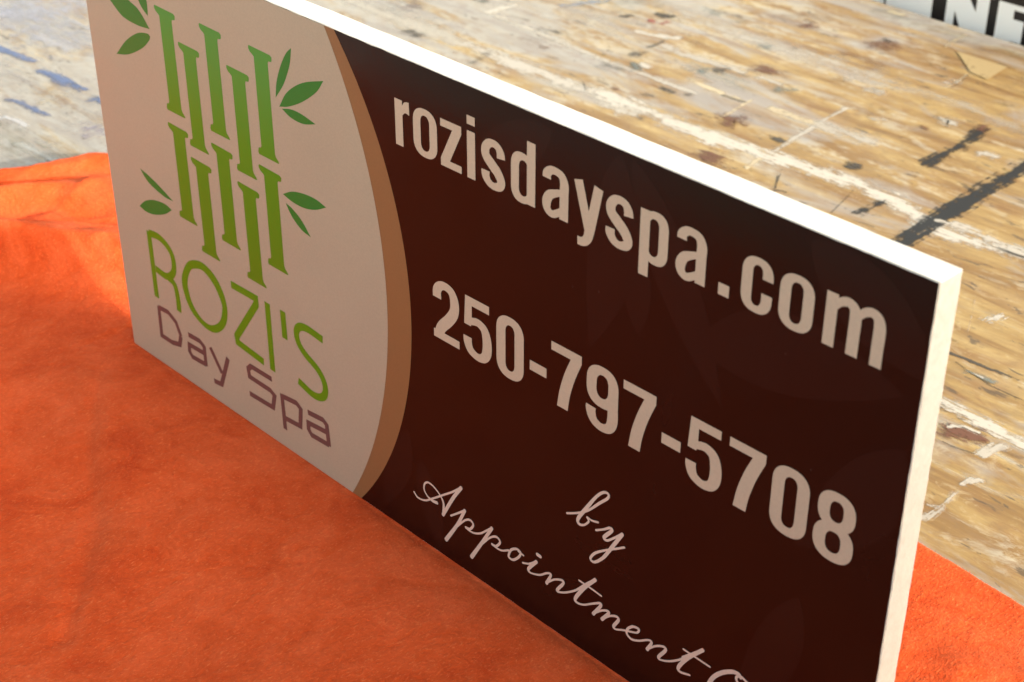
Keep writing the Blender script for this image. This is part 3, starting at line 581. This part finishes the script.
# top with a back edge that is not perfectly straight
nseg = 60
top = []; bot = []
loop = [(BX0, BY0)]+[(BX0+(BX1-BX0)*i/nseg, BY0) for i in range(1, nseg)]+[(BX1, BY0), (BX1, BY1)]+[(BX1-(BX1-BX0)*i/nseg, BY1+.0018*noise.noise(Vector((i*.9, 0, 0)))) for i in range(1, nseg)]+[(BX0, BY1)]
for (x, y) in loop:
    top.append(bm.verts.new((x-ox, y-oy, TZ-oz))); bot.append(bm.verts.new((x-ox, y-oy, TZ-.018-oz)))
bm.faces.new(top); bm.faces.new(bot[::-1])
for i in range(len(loop)):
    j = (i+1) % len(loop); bm.faces.new((top[i], bot[i], bot[j], top[j]))
bmesh.ops.recalc_face_normals(bm, faces=bm.faces)
MARKS = [[[[-0.478,0.5573],[-0.3934,0.5572],[-0.3313,0.5589],[-0.2299,0.5616],[-0.1039,0.5618],[-0.0252,0.5598]],0.0215,[0.8,0.76,0.66],0.9,0.65],[[[-0.0957,0.5669],[-0.0343,0.5699],[0.0259,0.5682],[0.1,0.5722],[0.1928,0.5831],[0.2394,0.5803],[0.2982,0.5649],[0.3455,0.5729],[0.3848,0.581]],0.0205,[0.8,0.76,0.66],1.0,0.55],[[[-0.3009,0.638],[-0.2405,0.6361],[-0.19,0.6328],[-0.1284,0.6314],[-0.0836,0.6323],[-0.0202,0.6325]],0.0099,[0.8,0.76,0.66],0.8,0.55],[[[-0.1287,0.7017],[-0.0876,0.6994],[-0.0526,0.7028],[-0.0185,0.7062]],0.0129,[0.8,0.76,0.66],0.75,0.55],[[[-0.1848,0.7881],[-0.1505,0.7862],[-0.098,0.7803],[-0.0547,0.7787],[-0.009,0.7866],[0.0251,0.789],[0.0605,0.7884],[0.0999,0.7856]],0.0289,[0.8,0.76,0.66],0.7,0.8500000000000001],[[[0.0869,0.7777],[0.1476,0.796],[0.2231,0.7797],[0.2689,0.7778]],0.0203,[0.8,0.76,0.66],0.45,0.8500000000000001],[[[-0.1697,0.7116],[-0.1458,0.7164],[-0.1238,0.7299]],0.0093,[0.8,0.76,0.66],0.9,0.45],[[[-0.0474,0.6551],[-0.0165,0.6512],[0.0021,0.6504],[0.0224,0.6517]],0.0066,[0.86,0.74,0.5],0.95,0.35],[[[-0.0021,0.649],[0.0255,0.65]],0.0049,[0.09,0.075,0.055],0.8,0.55],[[[0.0988,0.7086],[0.1012,0.6665],[0.1057,0.628],[0.1108,0.5837]],0.006,[0.8,0.76,0.66],0.8,0.65],[[[0.1111,0.5651],[0.116,0.5389]],0.0059,[0.86,0.74,0.5],0.85,0.45],[[[0.048,0.6588],[0.0767,0.657],[0.1023,0.6584]],0.0095,[0.86,0.74,0.5],0.8,0.55],[[[0.1014,0.6574],[0.1323,0.662],[0.1652,0.6648]],0.0198,[0.8,0.76,0.66],0.7,0.65],[[[-0.005,0.7075],[0.0087,0.7082],[0.0242,0.7089]],0.0106,[0.8,0.76,0.66],0.8,0.55],[[[0.0259,0.6603],[0.0285,0.6356],[0.0318,0.6084]],0.0036,[0.86,0.74,0.5],0.9,0.45],[[[-0.0726,0.682],[-0.0272,0.6813],[0.0166,0.6806]],0.0322,[0.2,0.23,0.21],0.28,0.9500000000000001],[[[-0.1118,0.6741],[-0.0568,0.6769],[-0.0059,0.6775]],0.0293,[0.8,0.76,0.66],0.4,0.9500000000000001],[[[-0.1823,0.7164],[-0.2209,0.713],[-0.2456,0.7121]],0.0473,[0.8,0.76,0.66],0.4,0.9500000000000001],[[[-0.31,0.6352],[-0.3133,0.6451],[-0.3096,0.6761]],0.0115,[0.8,0.76,0.66],0.95,0.35],[[[-0.2727,0.7076],[-0.2641,0.7275],[-0.2498,0.7562]],0.0115,[0.42,0.5,0.62],0.7,0.65],[[[-0.255,0.6991],[-0.2009,0.69],[-0.1492,0.6813]],0.042,[0.8,0.76,0.66],0.35,0.9500000000000001],[[[-0.4076,0.5605],[-0.375,0.5675],[-0.3318,0.5602],[-0.2674,0.5583]],0.0439,[0.8,0.76,0.66],0.45,0.9500000000000001],[[[0.2934,0.5823],[0.3327,0.5788],[0.3848,0.581]],0.0125,[0.8,0.76,0.66],0.85,0.55],[[[0.3327,0.5716],[0.3574,0.5711],[0.3794,0.5754]],0.004,[0.09,0.075,0.055],0.7,0.55],[[[0.427,0.3545],[0.4389,0.3546],[0.4709,0.3519],[0.5021,0.3498],[0.527,0.3518]],0.0133,[0.8,0.76,0.66],1.0,0.55],[[[0.4367,0.3402],[0.4769,0.3317],[0.5168,0.3256]],0.0061,[0.8,0.76,0.66],0.4,0.8500000000000001],[[[0.3744,0.414],[0.4056,0.4113],[0.4329,0.4132],[0.4594,0.4151]],0.0032,[0.09,0.075,0.055],0.85,0.35],[[[0.4147,0.4037],[0.4478,0.3958],[0.4793,0.3949]],0.0025,[0.09,0.075,0.055],0.6,0.55],[[[0.3767,0.4884],[0.3892,0.4637],[0.4004,0.441]],0.0013,[0.8,0.76,0.66],0.35,0.75],[[[0.4943,0.2498],[0.5042,0.2557],[0.5107,0.2567]],0.0031,[0.8,0.76,0.66],0.5,0.75],[[[0.5012,0.2354],[0.5032,0.2517],[0.4993,0.2741]],0.0062,[0.8,0.76,0.66],0.7,0.65],[[[0.4885,0.2963],[0.5133,0.2916],[0.5361,0.3005]],0.0083,[0.8,0.76,0.66],0.35,0.8500000000000001],[[[0.4861,0.3172],[0.4898,0.329],[0.4946,0.3404]],0.0094,[0.8,0.76,0.66],0.85,0.55],[[[0.4983,0.2835],[0.5009,0.2907],[0.5041,0.2971]],0.0055,[0.8,0.76,0.66],0.85,0.45],[[[0.3991,0.4679],[0.4014,0.4764],[0.4039,0.4831]],0.0105,[0.8,0.76,0.66],0.9,0.45],[[[0.2884,0.4994],[0.287,0.5313],[0.2839,0.575],[0.2829,0.6203],[0.2817,0.6755],[0.2792,0.7438]],0.0169,[0.03,0.027,0.022],0.92,0.39999999999999997],[[[0.2121,0.7627],[0.2174,0.7327],[0.219,0.6999],[0.2178,0.6575]],0.0124,[0.03,0.027,0.022],0.85,0.45],[[[0.2343,0.574],[0.2329,0.5556],[0.2328,0.5388]],0.0113,[0.03,0.027,0.022],0.85,0.45],[[[0.2087,0.7678],[0.2111,0.7608],[0.2128,0.7532]],0.0081,[0.17,0.075,0.04],0.9,0.55],[[[0.2837,0.5762],[0.2895,0.5784],[0.2961,0.5776]],0.005,[0.8,0.76,0.66],0.8,0.55],[[[0.1409,0.5527],[0.1576,0.5279]],0.0012,[0.09,0.075,0.055],0.8,0.35],[[[0.1609,0.516],[0.1609,0.5262],[0.1687,0.5291]],0.0028,[0.09,0.075,0.055],0.7,0.35],[[[0.2173,0.5246],[0.2054,0.5724]],0.0015,[0.09,0.075,0.055],0.5,0.35],[[[0.2373,0.7077],[0.2442,0.7149],[0.2554,0.7154]],0.0105,[0.8,0.76,0.66],0.8,0.45],[[[0.1763,0.7435],[0.1802,0.7499],[0.1895,0.7511]],0.0182,[0.8,0.76,0.66],0.8,0.55],[[[0.0877,0.7524],[0.0921,0.7596],[0.1029,0.7616]],0.0146,[0.8,0.76,0.66],0.8,0.55],[[[0.1352,0.815],[0.135,0.8348],[0.1321,0.859]],0.0042,[0.86,0.74,0.5],0.7,0.55],[[[0.14,0.8173],[0.1375,0.8374],[0.1326,0.8595]],0.002,[0.09,0.075,0.055],0.6,0.55],[[[0.0727,0.9146],[0.0764,0.9219],[0.084,0.9264]],0.0082,[0.09,0.075,0.055],0.5,0.65],[[[-0.0228,0.9481],[-0.0128,0.9469],[-0.0032,0.9493]],0.008,[0.86,0.74,0.5],0.9,0.45],[[[0.077,0.9016],[0.0736,0.9261],[0.0729,0.9469]],0.0046,[0.86,0.74,0.5],0.6,0.65],[[[0.1314,0.8223],[0.1337,0.8311],[0.136,0.8398]],0.0096,[0.8,0.76,0.66],0.7,0.65],[[[0.0866,0.757],[0.0939,0.7584],[0.1003,0.7638]],0.0121,[0.8,0.76,0.66],0.7,0.65],[[[-0.0413,0.9408],[0.0225,0.9394],[0.0966,0.936],[0.1666,0.9328]],0.029,[0.2,0.23,0.21],0.25,0.9500000000000001],[[[-0.2444,0.6422],[-0.2283,0.6488],[-0.2163,0.655]],0.016,[0.09,0.075,0.055],0.7,0.75],[[[-0.2045,0.6116],[-0.1937,0.6132]],0.0156,[0.17,0.075,0.04],0.7,0.75],[[[-0.3343,0.541],[-0.3221,0.5411],[-0.31,0.5411]],0.0139,[0.09,0.075,0.055],0.65,0.75],[[[-0.2296,0.5639],[-0.2269,0.5465],[-0.2187,0.5283]],0.0125,[0.09,0.075,0.055],0.5,0.8500000000000001],[[[-0.1138,0.5764],[-0.0971,0.5633]],0.003,[0.09,0.075,0.055],0.6,0.75],[[[-0.3917,0.5906],[-0.3707,0.5988]],0.0325,[0.17,0.075,0.04],0.55,0.8500000000000001],[[[-0.2379,0.6747],[-0.2205,0.6824]],0.0272,[0.17,0.075,0.04],0.35,0.8500000000000001],[[[-0.1342,0.6196],[-0.1042,0.6279]],0.0161,[0.09,0.075,0.055],0.4,0.8500000000000001],[[[-0.1075,0.6359],[-0.1006,0.6465]],0.0198,[0.2,0.23,0.21],0.6,0.75],[[[-0.1824,0.7613],[-0.168,0.7697]],0.0174,[0.09,0.075,0.055],0.7,0.65],[[[-0.2085,0.7315],[-0.1998,0.7365]],0.0115,[0.09,0.075,0.055],0.7,0.65],[[[-0.1801,0.744],[-0.1726,0.7453]],0.0101,[0.5,0.09,0.06],0.8,0.65],[[[-0.1668,0.7486],[-0.1599,0.7506]],0.0119,[0.5,0.09,0.06],0.8,0.65],[[[-0.3431,0.6549],[-0.3352,0.659]],0.0174,[0.09,0.075,0.055],0.6,0.65],[[[-0.3457,0.6481],[-0.342,0.663]],0.0137,[0.2,0.23,0.21],0.5,0.65],[[[-0.2017,0.6267],[-0.2403,0.6112]],0.0255,[0.17,0.075,0.04],0.3,0.9500000000000001],[[[-0.19,0.7637],[-0.1697,0.7662]],0.0126,[0.09,0.075,0.055],0.7,0.65],[[[-0.2059,0.7285],[-0.2014,0.7394]],0.0135,[0.09,0.075,0.055],0.6,0.65],[[[-0.044,0.6903],[-0.0357,0.6968]],0.0127,[0.09,0.075,0.055],0.8,0.65],[[[-0.0558,0.6779],[-0.0485,0.6802]],0.0142,[0.2,0.23,0.21],0.7,0.65],[[[0.0228,0.6972],[0.035,0.7018],[0.0428,0.7098]],0.0145,[0.2,0.23,0.21],0.75,0.65],[[[-0.0549,0.5961],[-0.0426,0.5989]],0.0128,[0.09,0.075,0.055],0.6,0.75],[[[-0.0517,0.6196],[-0.0338,0.6181]],0.009,[0.09,0.075,0.055],0.7,0.65],[[[-0.027,0.6251],[-0.0209,0.6265]],0.0086,[0.09,0.075,0.055],0.6,0.65],[[[0.0936,0.6064],[0.1041,0.6057]],0.0086,[0.09,0.075,0.055],0.85,0.55],[[[0.1722,0.6075],[0.1819,0.6133]],0.0101,[0.09,0.075,0.055],0.75,0.55],[[[0.1389,0.5603],[0.1505,0.5396],[0.1587,0.5241]],0.0014,[0.09,0.075,0.055],0.7,0.45],[[[0.0359,0.6014],[0.0426,0.6121],[0.0529,0.6163]],0.0268,[0.17,0.075,0.04],0.85,0.65],[[[0.071,0.5277],[0.0818,0.5346],[0.0917,0.5406]],0.0263,[0.17,0.075,0.04],0.8,0.65],[[[-0.0235,0.7169],[-0.0103,0.7231],[0.0023,0.7277]],0.0247,[0.17,0.075,0.04],0.75,0.75],[[[-0.0568,0.7673],[-0.0431,0.7736]],0.0186,[0.2,0.23,0.21],0.6,0.75],[[[-0.131,0.8251],[-0.1034,0.8106]],0.0197,[0.09,0.075,0.055],0.4,0.8500000000000001],[[[-0.152,0.807],[-0.1396,0.8161]],0.0238,[0.2,0.23,0.21],0.5,0.8500000000000001],[[[-0.0581,0.8457],[-0.0501,0.8601]],0.0186,[0.17,0.075,0.04],0.75,0.75],[[[0.0193,0.8557],[0.0381,0.8695]],0.0276,[0.17,0.075,0.04],0.8,0.75],[[[0.0202,0.8797],[0.0303,0.8729]],0.0085,[0.09,0.075,0.055],0.6,0.75],[[[-0.1061,0.7253],[-0.0953,0.7308]],0.0213,[0.17,0.075,0.04],0.4,0.8500000000000001],[[[-0.0216,0.842],[-0.0119,0.8487]],0.014,[0.17,0.075,0.04],0.5,0.8500000000000001],[[[-0.1036,0.835],[-0.0742,0.8717],[-0.04,0.8767]],0.0356,[0.17,0.075,0.04],0.3,0.9500000000000001],[[[0.0129,0.8151],[0.0428,0.813],[0.0681,0.8068]],0.0266,[0.17,0.075,0.04],0.38,0.9500000000000001],[[[0.0435,0.7548],[0.068,0.7544]],0.0209,[0.17,0.075,0.04],0.25,0.9500000000000001],[[[-0.2466,0.7493],[-0.2292,0.7674],[-0.2134,0.7968]],0.0657,[0.2,0.23,0.21],0.35,0.9500000000000001],[[[0.1219,0.7259],[0.1306,0.7321]],0.0116,[0.17,0.075,0.04],0.4,0.8500000000000001],[[[0.128,0.7037],[0.141,0.7126]],0.0136,[0.8,0.76,0.66],0.5,0.75],[[[0.1263,0.6879],[0.1449,0.698]],0.02,[0.17,0.075,0.04],0.25,0.9500000000000001],[[[-0.128,0.6573],[-0.1215,0.6696]],0.0125,[0.09,0.075,0.055],0.6,0.65],[[[-0.1279,0.6854],[-0.1288,0.7131]],0.0066,[0.09,0.075,0.055],0.6,0.65],[[[-0.1071,0.6516],[-0.092,0.6456]],0.0087,[0.8,0.76,0.66],0.9,0.55],[[[-0.1121,0.6464],[-0.0975,0.6346]],0.0073,[0.2,0.23,0.21],0.7,0.65],[[[0.0114,0.6014],[0.0098,0.595]],0.0095,[0.09,0.075,0.055],0.4,0.8500000000000001],[[[-0.0847,0.5854],[-0.076,0.5842]],0.0068,[0.17,0.075,0.04],0.5,0.75],[[[-0.1509,0.6391],[-0.1431,0.6393]],0.0084,[0.09,0.075,0.055],0.6,0.65],[[[0.169,0.7238],[0.1786,0.7218]],0.0069,[0.17,0.075,0.04],0.7,0.65],[[[0.2267,0.7366],[0.2381,0.7369]],0.0098,[0.17,0.075,0.04],0.5,0.8500000000000001],[[[0.1722,0.6069],[0.1807,0.6146]],0.01,[0.09,0.075,0.055],0.7,0.65],[[[0.4571,0.3259],[0.4672,0.3315],[0.4796,0.3346]],0.0177,[0.17,0.075,0.04],1.0,0.5],[[[0.4569,0.3308],[0.4627,0.3384],[0.4754,0.34]],0.0042,[0.8,0.76,0.66],0.95,0.45],[[[0.4632,0.3143],[0.4729,0.3146],[0.4861,0.3172]],0.002,[0.09,0.075,0.055],0.7,0.55],[[[0.4522,0.3309],[0.4526,0.3397],[0.4595,0.3469]],0.0021,[0.09,0.075,0.055],0.5,0.65],[[[0.4268,0.3976],[0.4375,0.3996],[0.45,0.3998]],0.0075,[0.2,0.23,0.21],0.8,0.65],[[[0.4316,0.3989],[0.4408,0.3994]],0.0037,[0.8,0.76,0.66],0.8,0.65],[[[0.3805,0.4303],[0.4045,0.4257]],0.0047,[0.09,0.075,0.055],0.35,0.75],[[[0.4943,0.3337],[0.5033,0.3334],[0.511,0.3351]],0.0055,[0.17,0.075,0.04],0.3,0.8500000000000001],[[[-0.596,0.2156],[-0.5791,0.216],[-0.5495,0.2188],[-0.5211,0.222]],0.01,[0.13,0.18,0.34],0.9,0.39999999999999997],[[[-0.4998,0.2129],[-0.4883,0.2174],[-0.4574,0.2182],[-0.4246,0.2197]],0.0129,[0.13,0.18,0.34],0.95,0.39999999999999997],[[[-0.4513,0.2194],[-0.4421,0.2218]],0.0074,[0.03,0.027,0.022],0.5,0.75],[[[-0.4054,0.2136],[-0.3878,0.2201]],0.0115,[0.13,0.18,0.34],0.85,0.45],[[[-0.4586,0.1534],[-0.4426,0.1612],[-0.423,0.1621],[-0.3978,0.1644]],0.0081,[0.13,0.18,0.34],0.8,0.5],[[[-0.4592,0.1528],[-0.4514,0.157]],0.0061,[0.09,0.075,0.055],0.5,0.65],[[[-0.3447,0.1686],[-0.3367,0.1834]],0.0244,[0.33,0.27,0.45],0.7,0.8500000000000001],[[[-0.582,0.259],[-0.5564,0.2625],[-0.5223,0.2639]],0.0192,[0.9,0.9,0.92],0.8,0.75],[[[-0.3647,0.1138],[-0.3421,0.1154],[-0.3156,0.1172],[-0.2862,0.1183]],0.0103,[0.88,0.9,0.88],0.85,0.65],[[[-0.3575,0.1257],[-0.3359,0.135]],0.0105,[0.8,0.76,0.66],0.6,0.75],[[[-0.4252,0.1332],[-0.4107,0.137],[-0.3891,0.138]],0.0104,[0.9,0.9,0.92],0.8,0.65],[[[-0.3175,0.094],[-0.3092,0.0986]],0.0105,[0.8,0.76,0.66],0.9,0.55],[[[-0.6585,0.3336],[-0.6413,0.3411]],0.0207,[0.9,0.9,0.95],0.8,0.75],[[[-0.6685,0.2658],[-0.6565,0.2659]],0.0202,[0.9,0.92,0.98],0.8,0.75],[[[-0.4294,0.1719],[-0.4282,0.1929],[-0.4323,0.2238]],0.0063,[0.86,0.74,0.5],0.5,0.75],[[[-0.6019,0.2859],[-0.5965,0.2879]],0.0069,[0.09,0.075,0.055],0.5,0.65],[[[-0.7013,0.2633],[-0.6441,0.2726],[-0.5773,0.2816],[-0.5084,0.2839]],0.1109,[0.6,0.62,0.72],0.55,1],[[[-0.7044,0.2858],[-0.6558,0.3107],[-0.5866,0.3325]],0.1244,[0.68,0.71,0.84],0.6,1],[[[-0.553,0.1823],[-0.4857,0.1888],[-0.4037,0.1938],[-0.3413,0.2017]],0.0611,[0.56,0.52,0.5],0.4,1],[[[-0.4129,0.1087],[-0.3647,0.1138],[-0.3025,0.1181],[-0.2648,0.124]],0.0537,[0.45,0.42,0.3],0.4,1],[[[-0.5443,0.5675],[-0.4481,0.5749],[-0.3612,0.5993]],0.0614,[0.6,0.62,0.62],0.35,1]]  # the broad soft far-left washes closing the list paint sky glare into the colour
MARKS = [(p, w, [v*.72 if c[0] > .3 else v for v in c], d, s) for p, w, c, d, s in MARKS]
zc = TZ+.00012
for pts, w, c, dn, so in MARKS:
    P = catmull(pts, n=6) if len(pts) > 2 else [[a+(b-a)*i/5 for a, b in zip(pts[0], pts[1])] for i in range(6)]
    w2 = w*.5*(1.5 if so > .75 else 1.3); zc += .000006
    # run the stroke past its ends so the fade has room
    d0 = Vector((P[0][0]-P[1][0], P[0][1]-P[1][1])).normalized(); d1 = Vector((P[-1][0]-P[-2][0], P[-1][1]-P[-2][1])).normalized()
    P = [[P[0][0]+d0.x*w2*.5, P[0][1]+d0.y*w2*.5]]+P+[[P[-1][0]+d1.x*w2*.5, P[-1][1]+d1.y*w2*.5]]
    V = []; n = len(P); acc = [0]; ydir = 1. if abs(P[-1][1]-P[0][1]) > abs(P[-1][0]-P[0][0]) else 0.
    for i in range(1, n): acc.append(acc[-1]+math.dist(P[i], P[i-1]))
    for i in range(n):
        a = P[max(0, i-1)]; b = P[min(n-1, i+1)]; t_ = Vector((b[0]-a[0], b[1]-a[1])).normalized()
        wv = w2*1.12*(1+(.5 if c[0] > .1 else .16)*noise.noise(Vector((P[i][0]*45, P[i][1]*45, 3))))
        V.append([bm.verts.new((P[i][0]-t_.y*wv*s-ox, P[i][1]+t_.x*wv*s-oy, zc-oz)) for s in (1, -1)])
    # ends fade over about one stroke width whatever the length
    Ltot = acc[-1]
    for i in range(n-1):
        f = bm.faces.new((V[i][0], V[i][1], V[i+1][1], V[i+1][0])); f.material_index = 1
        f.normal_update()
        if f.normal.z < 0: f.normal_flip()
        for lo in f.loops:
            for ii in (i, i+1):
                for g, s in ((0., 0), (1., 1)):
                    if lo.vert is V[ii][s]:
                        lo[cl] = (*c, ydir); lo[pl_] = (min(acc[ii], Ltot-acc[ii])/(w2*1.0), g, so, dn)
PATCH = [[0.0925,0.9004],[0.1496,0.9006],[0.1535,0.8599],[0.1314,0.864]]
zc += .00001
vs = [bm.verts.new((p[0]-ox, p[1]-oy, zc-oz)) for p in PATCH]
f = bm.faces.new(vs); f.material_index = 1; f.normal_update()
if f.normal.z < 0: f.normal_flip()
for lo in f.loops: lo[cl] = (.45, .345, .175, 1); lo[pl_] = (1., .5, .3, 1.)
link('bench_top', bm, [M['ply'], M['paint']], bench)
for (x, y) in ((BX0+.12, BY0+.12), (BX1-.12, BY0+.12), (BX0+.12, BY1-.12), (BX1-.12, BY1-.12)):
    bm = bmesh.new(); box(bm, x-.045-ox, x+.045-ox, y-.045-oy, y+.045-oy, -.76-oz, TZ-.1-oz); link('leg', bm, M['timber'], bench)
for y in (BY0+.05, BY1-.05):
    bm = bmesh.new(); box(bm, BX0+.05-ox, BX1-.05-ox, y-.018-oy, y+.018-oy, TZ-.11-oz, TZ-.0182-oz); link('rail', bm, M['timber'], bench)

# ------------------------------------------------------------------ SIGNS BEHIND THE BENCH, standing on the floor
FZ = -.76
ban = empty('lettered_board', (.5, .985, FZ))
tag(ban, 'black board with large white slab-serif letters NE standing behind the far edge of the workbench', 'sign')
bm = bmesh.new(); box(bm, -.0515-.5, 1.15-.5, 0, .012, 0, .86); link('board', bm, M['bannerblack'], ban)
def bflat(name, loops, parent, o, y, mat):
    bm = bmesh.new(); k = 0
    for lp in loops:
        L = [Vector((p[0], p[1], 0)) for p in lp]; vs = [bm.verts.new((p[0]-o, y-k*2e-5, p[1]-FZ)) for p in lp]; k += 1
        for tr in tessellate_polygon([L]):
            f = bm.faces.new([vs[j] for j in tr]); f.normal_update()
            if f.normal.y > 0: f.normal_flip()
    return link(name, bm, mat, parent)
bflat('letter_N', [[(.0235, -.045), (.034, -.045), (.034, .002), (.0575, -.045), (.073, -.045), (.073, .026), (.078, .026), (.078, .034), (.053, .034), (.053, .026), (.0585, .026), (.0585, .007), (.0395, .034), (.018, .034), (.018, .026), (.0235, .026)]], ban, .5, -.0004, M['bannerwhite'])
bflat('letter_E', [[(.0835, -.048), (.15, -.048), (.15, -.022), (.1415, -.022), (.136, -.036), (.102, -.036), (.102, -.0125), (.1145, -.0125), (.1145, .011), (.102, .011), (.102, .0205), (.14, .0205), (.142, .006), (.15, .006), (.15, .0262), (.0835, .0262)]], ban, .5, -.0004, M['bannerwhite'])
bflat('white_field', [[(-.0505, -.60), (.0065, -.60), (.0065, .09), (-.0505, .09)]], ban, .5, -.0006, M['bannerwhite'])
wb = empty('blank_board', (-.25, .985, FZ))
tag(wb, 'plain white board standing beside the black lettered board behind the workbench', 'sign')
bm = bmesh.new(); box(bm, -.45+.25, -.0545+.25, 0, .010, 0, .84); link('board', bm, M['bannerwhite'], wb)

bm = bmesh.new(); s = 25
vs = [bm.verts.new((x, y, FZ-.0005)) for x, y in ((-s, -s), (s, -s), (s, s), (-s, s))]; bm.faces.new(vs)
tag(link('floor', bm, M['concrete']), kind='structure')

# added wall, out of view right of the bench, placed to throw shade over everything in front of the sign
wy = bmesh.new(); box(wy, 1.25, 1.37, -3.2, .0160, FZ, .298+(1.25-.60)*math.tan(R(19.)))
tag(link('added_shade_wall', wy, M['concrete']), 'added low grey concrete wall, out of view, put there to shade the near half of the bench', 'wall')

# ------------------------------------------------------------------ camera (solved from the sign's edges)
cam = bpy.data.cameras.new('camera'); co = bpy.data.objects.new('camera', cam); col.objects.link(co)
r0 = Vector((0.694109, 0.719869, 0.000608)); r1 = Vector((0.379418, -0.365123, -0.850134)); r2 = Vector((-0.611763, 0.590316, -0.526567))
mw = Matrix(((r0.x, -r1.x, -r2.x, 0.899083), (r0.y, -r1.y, -r2.y, -0.495676), (r0.z, -r1.z, -r2.z, 0.615797), (0, 0, 0, 1)))
co.matrix_world = mw
cam.sensor_width = 36; cam.sensor_fit = 'HORIZONTAL'; cam.lens = 1644.09/1024*36
cam.clip_start = .01; cam.clip_end = 200
cam.dof.use_dof = True; cam.dof.focus_distance = .90; cam.dof.aperture_fstop = 15
scene.camera = co

# ------------------------------------------------------------------ light
ELEV, AZ = 19., 0.          # low sun from the right, in the plane of the board
d = Vector((math.cos(R(ELEV))*math.cos(R(AZ)), math.cos(R(ELEV))*math.sin(R(AZ)), math.sin(R(ELEV))))
sl = bpy.data.lights.new('sun', 'SUN'); sl.energy = 1.4; sl.angle = R(.4); sl.color = (1., .95, .87)
so_ = bpy.data.objects.new('sun', sl); col.objects.link(so_); so_.rotation_euler = d.to_track_quat('Z', 'Y').to_euler()
so_.location = (2, 1, 2)
w = bpy.data.worlds.new('World'); scene.world = w; w.use_nodes = True
nt = w.node_tree; bg = nt.nodes['Background']
sky = nt.nodes.new('ShaderNodeTexSky'); sky.sky_type = 'NISHITA'; sky.sun_disc = False
sky.sun_elevation = R(ELEV); sky.sun_rotation = math.atan2(d.x, d.y); sky.dust_density = 4.; sky.air_density = 1.
mxw = nt.nodes.new('ShaderNodeMix'); mxw.data_type = 'RGBA'; mxw.blend_type = 'MULTIPLY'; mxw.inputs[0].default_value = 1
mxw.inputs[7].default_value = (1., .89, .70, 1)
nt.links.new(sky.outputs[0], mxw.inputs[6]); nt.links.new(mxw.outputs[2], bg.inputs[0]); bg.inputs[1].default_value = .15

scene.view_settings.view_transform = 'Standard'; scene.view_settings.look = 'None'
scene.view_settings.exposure = 1.82; scene.view_settings.gamma = 1
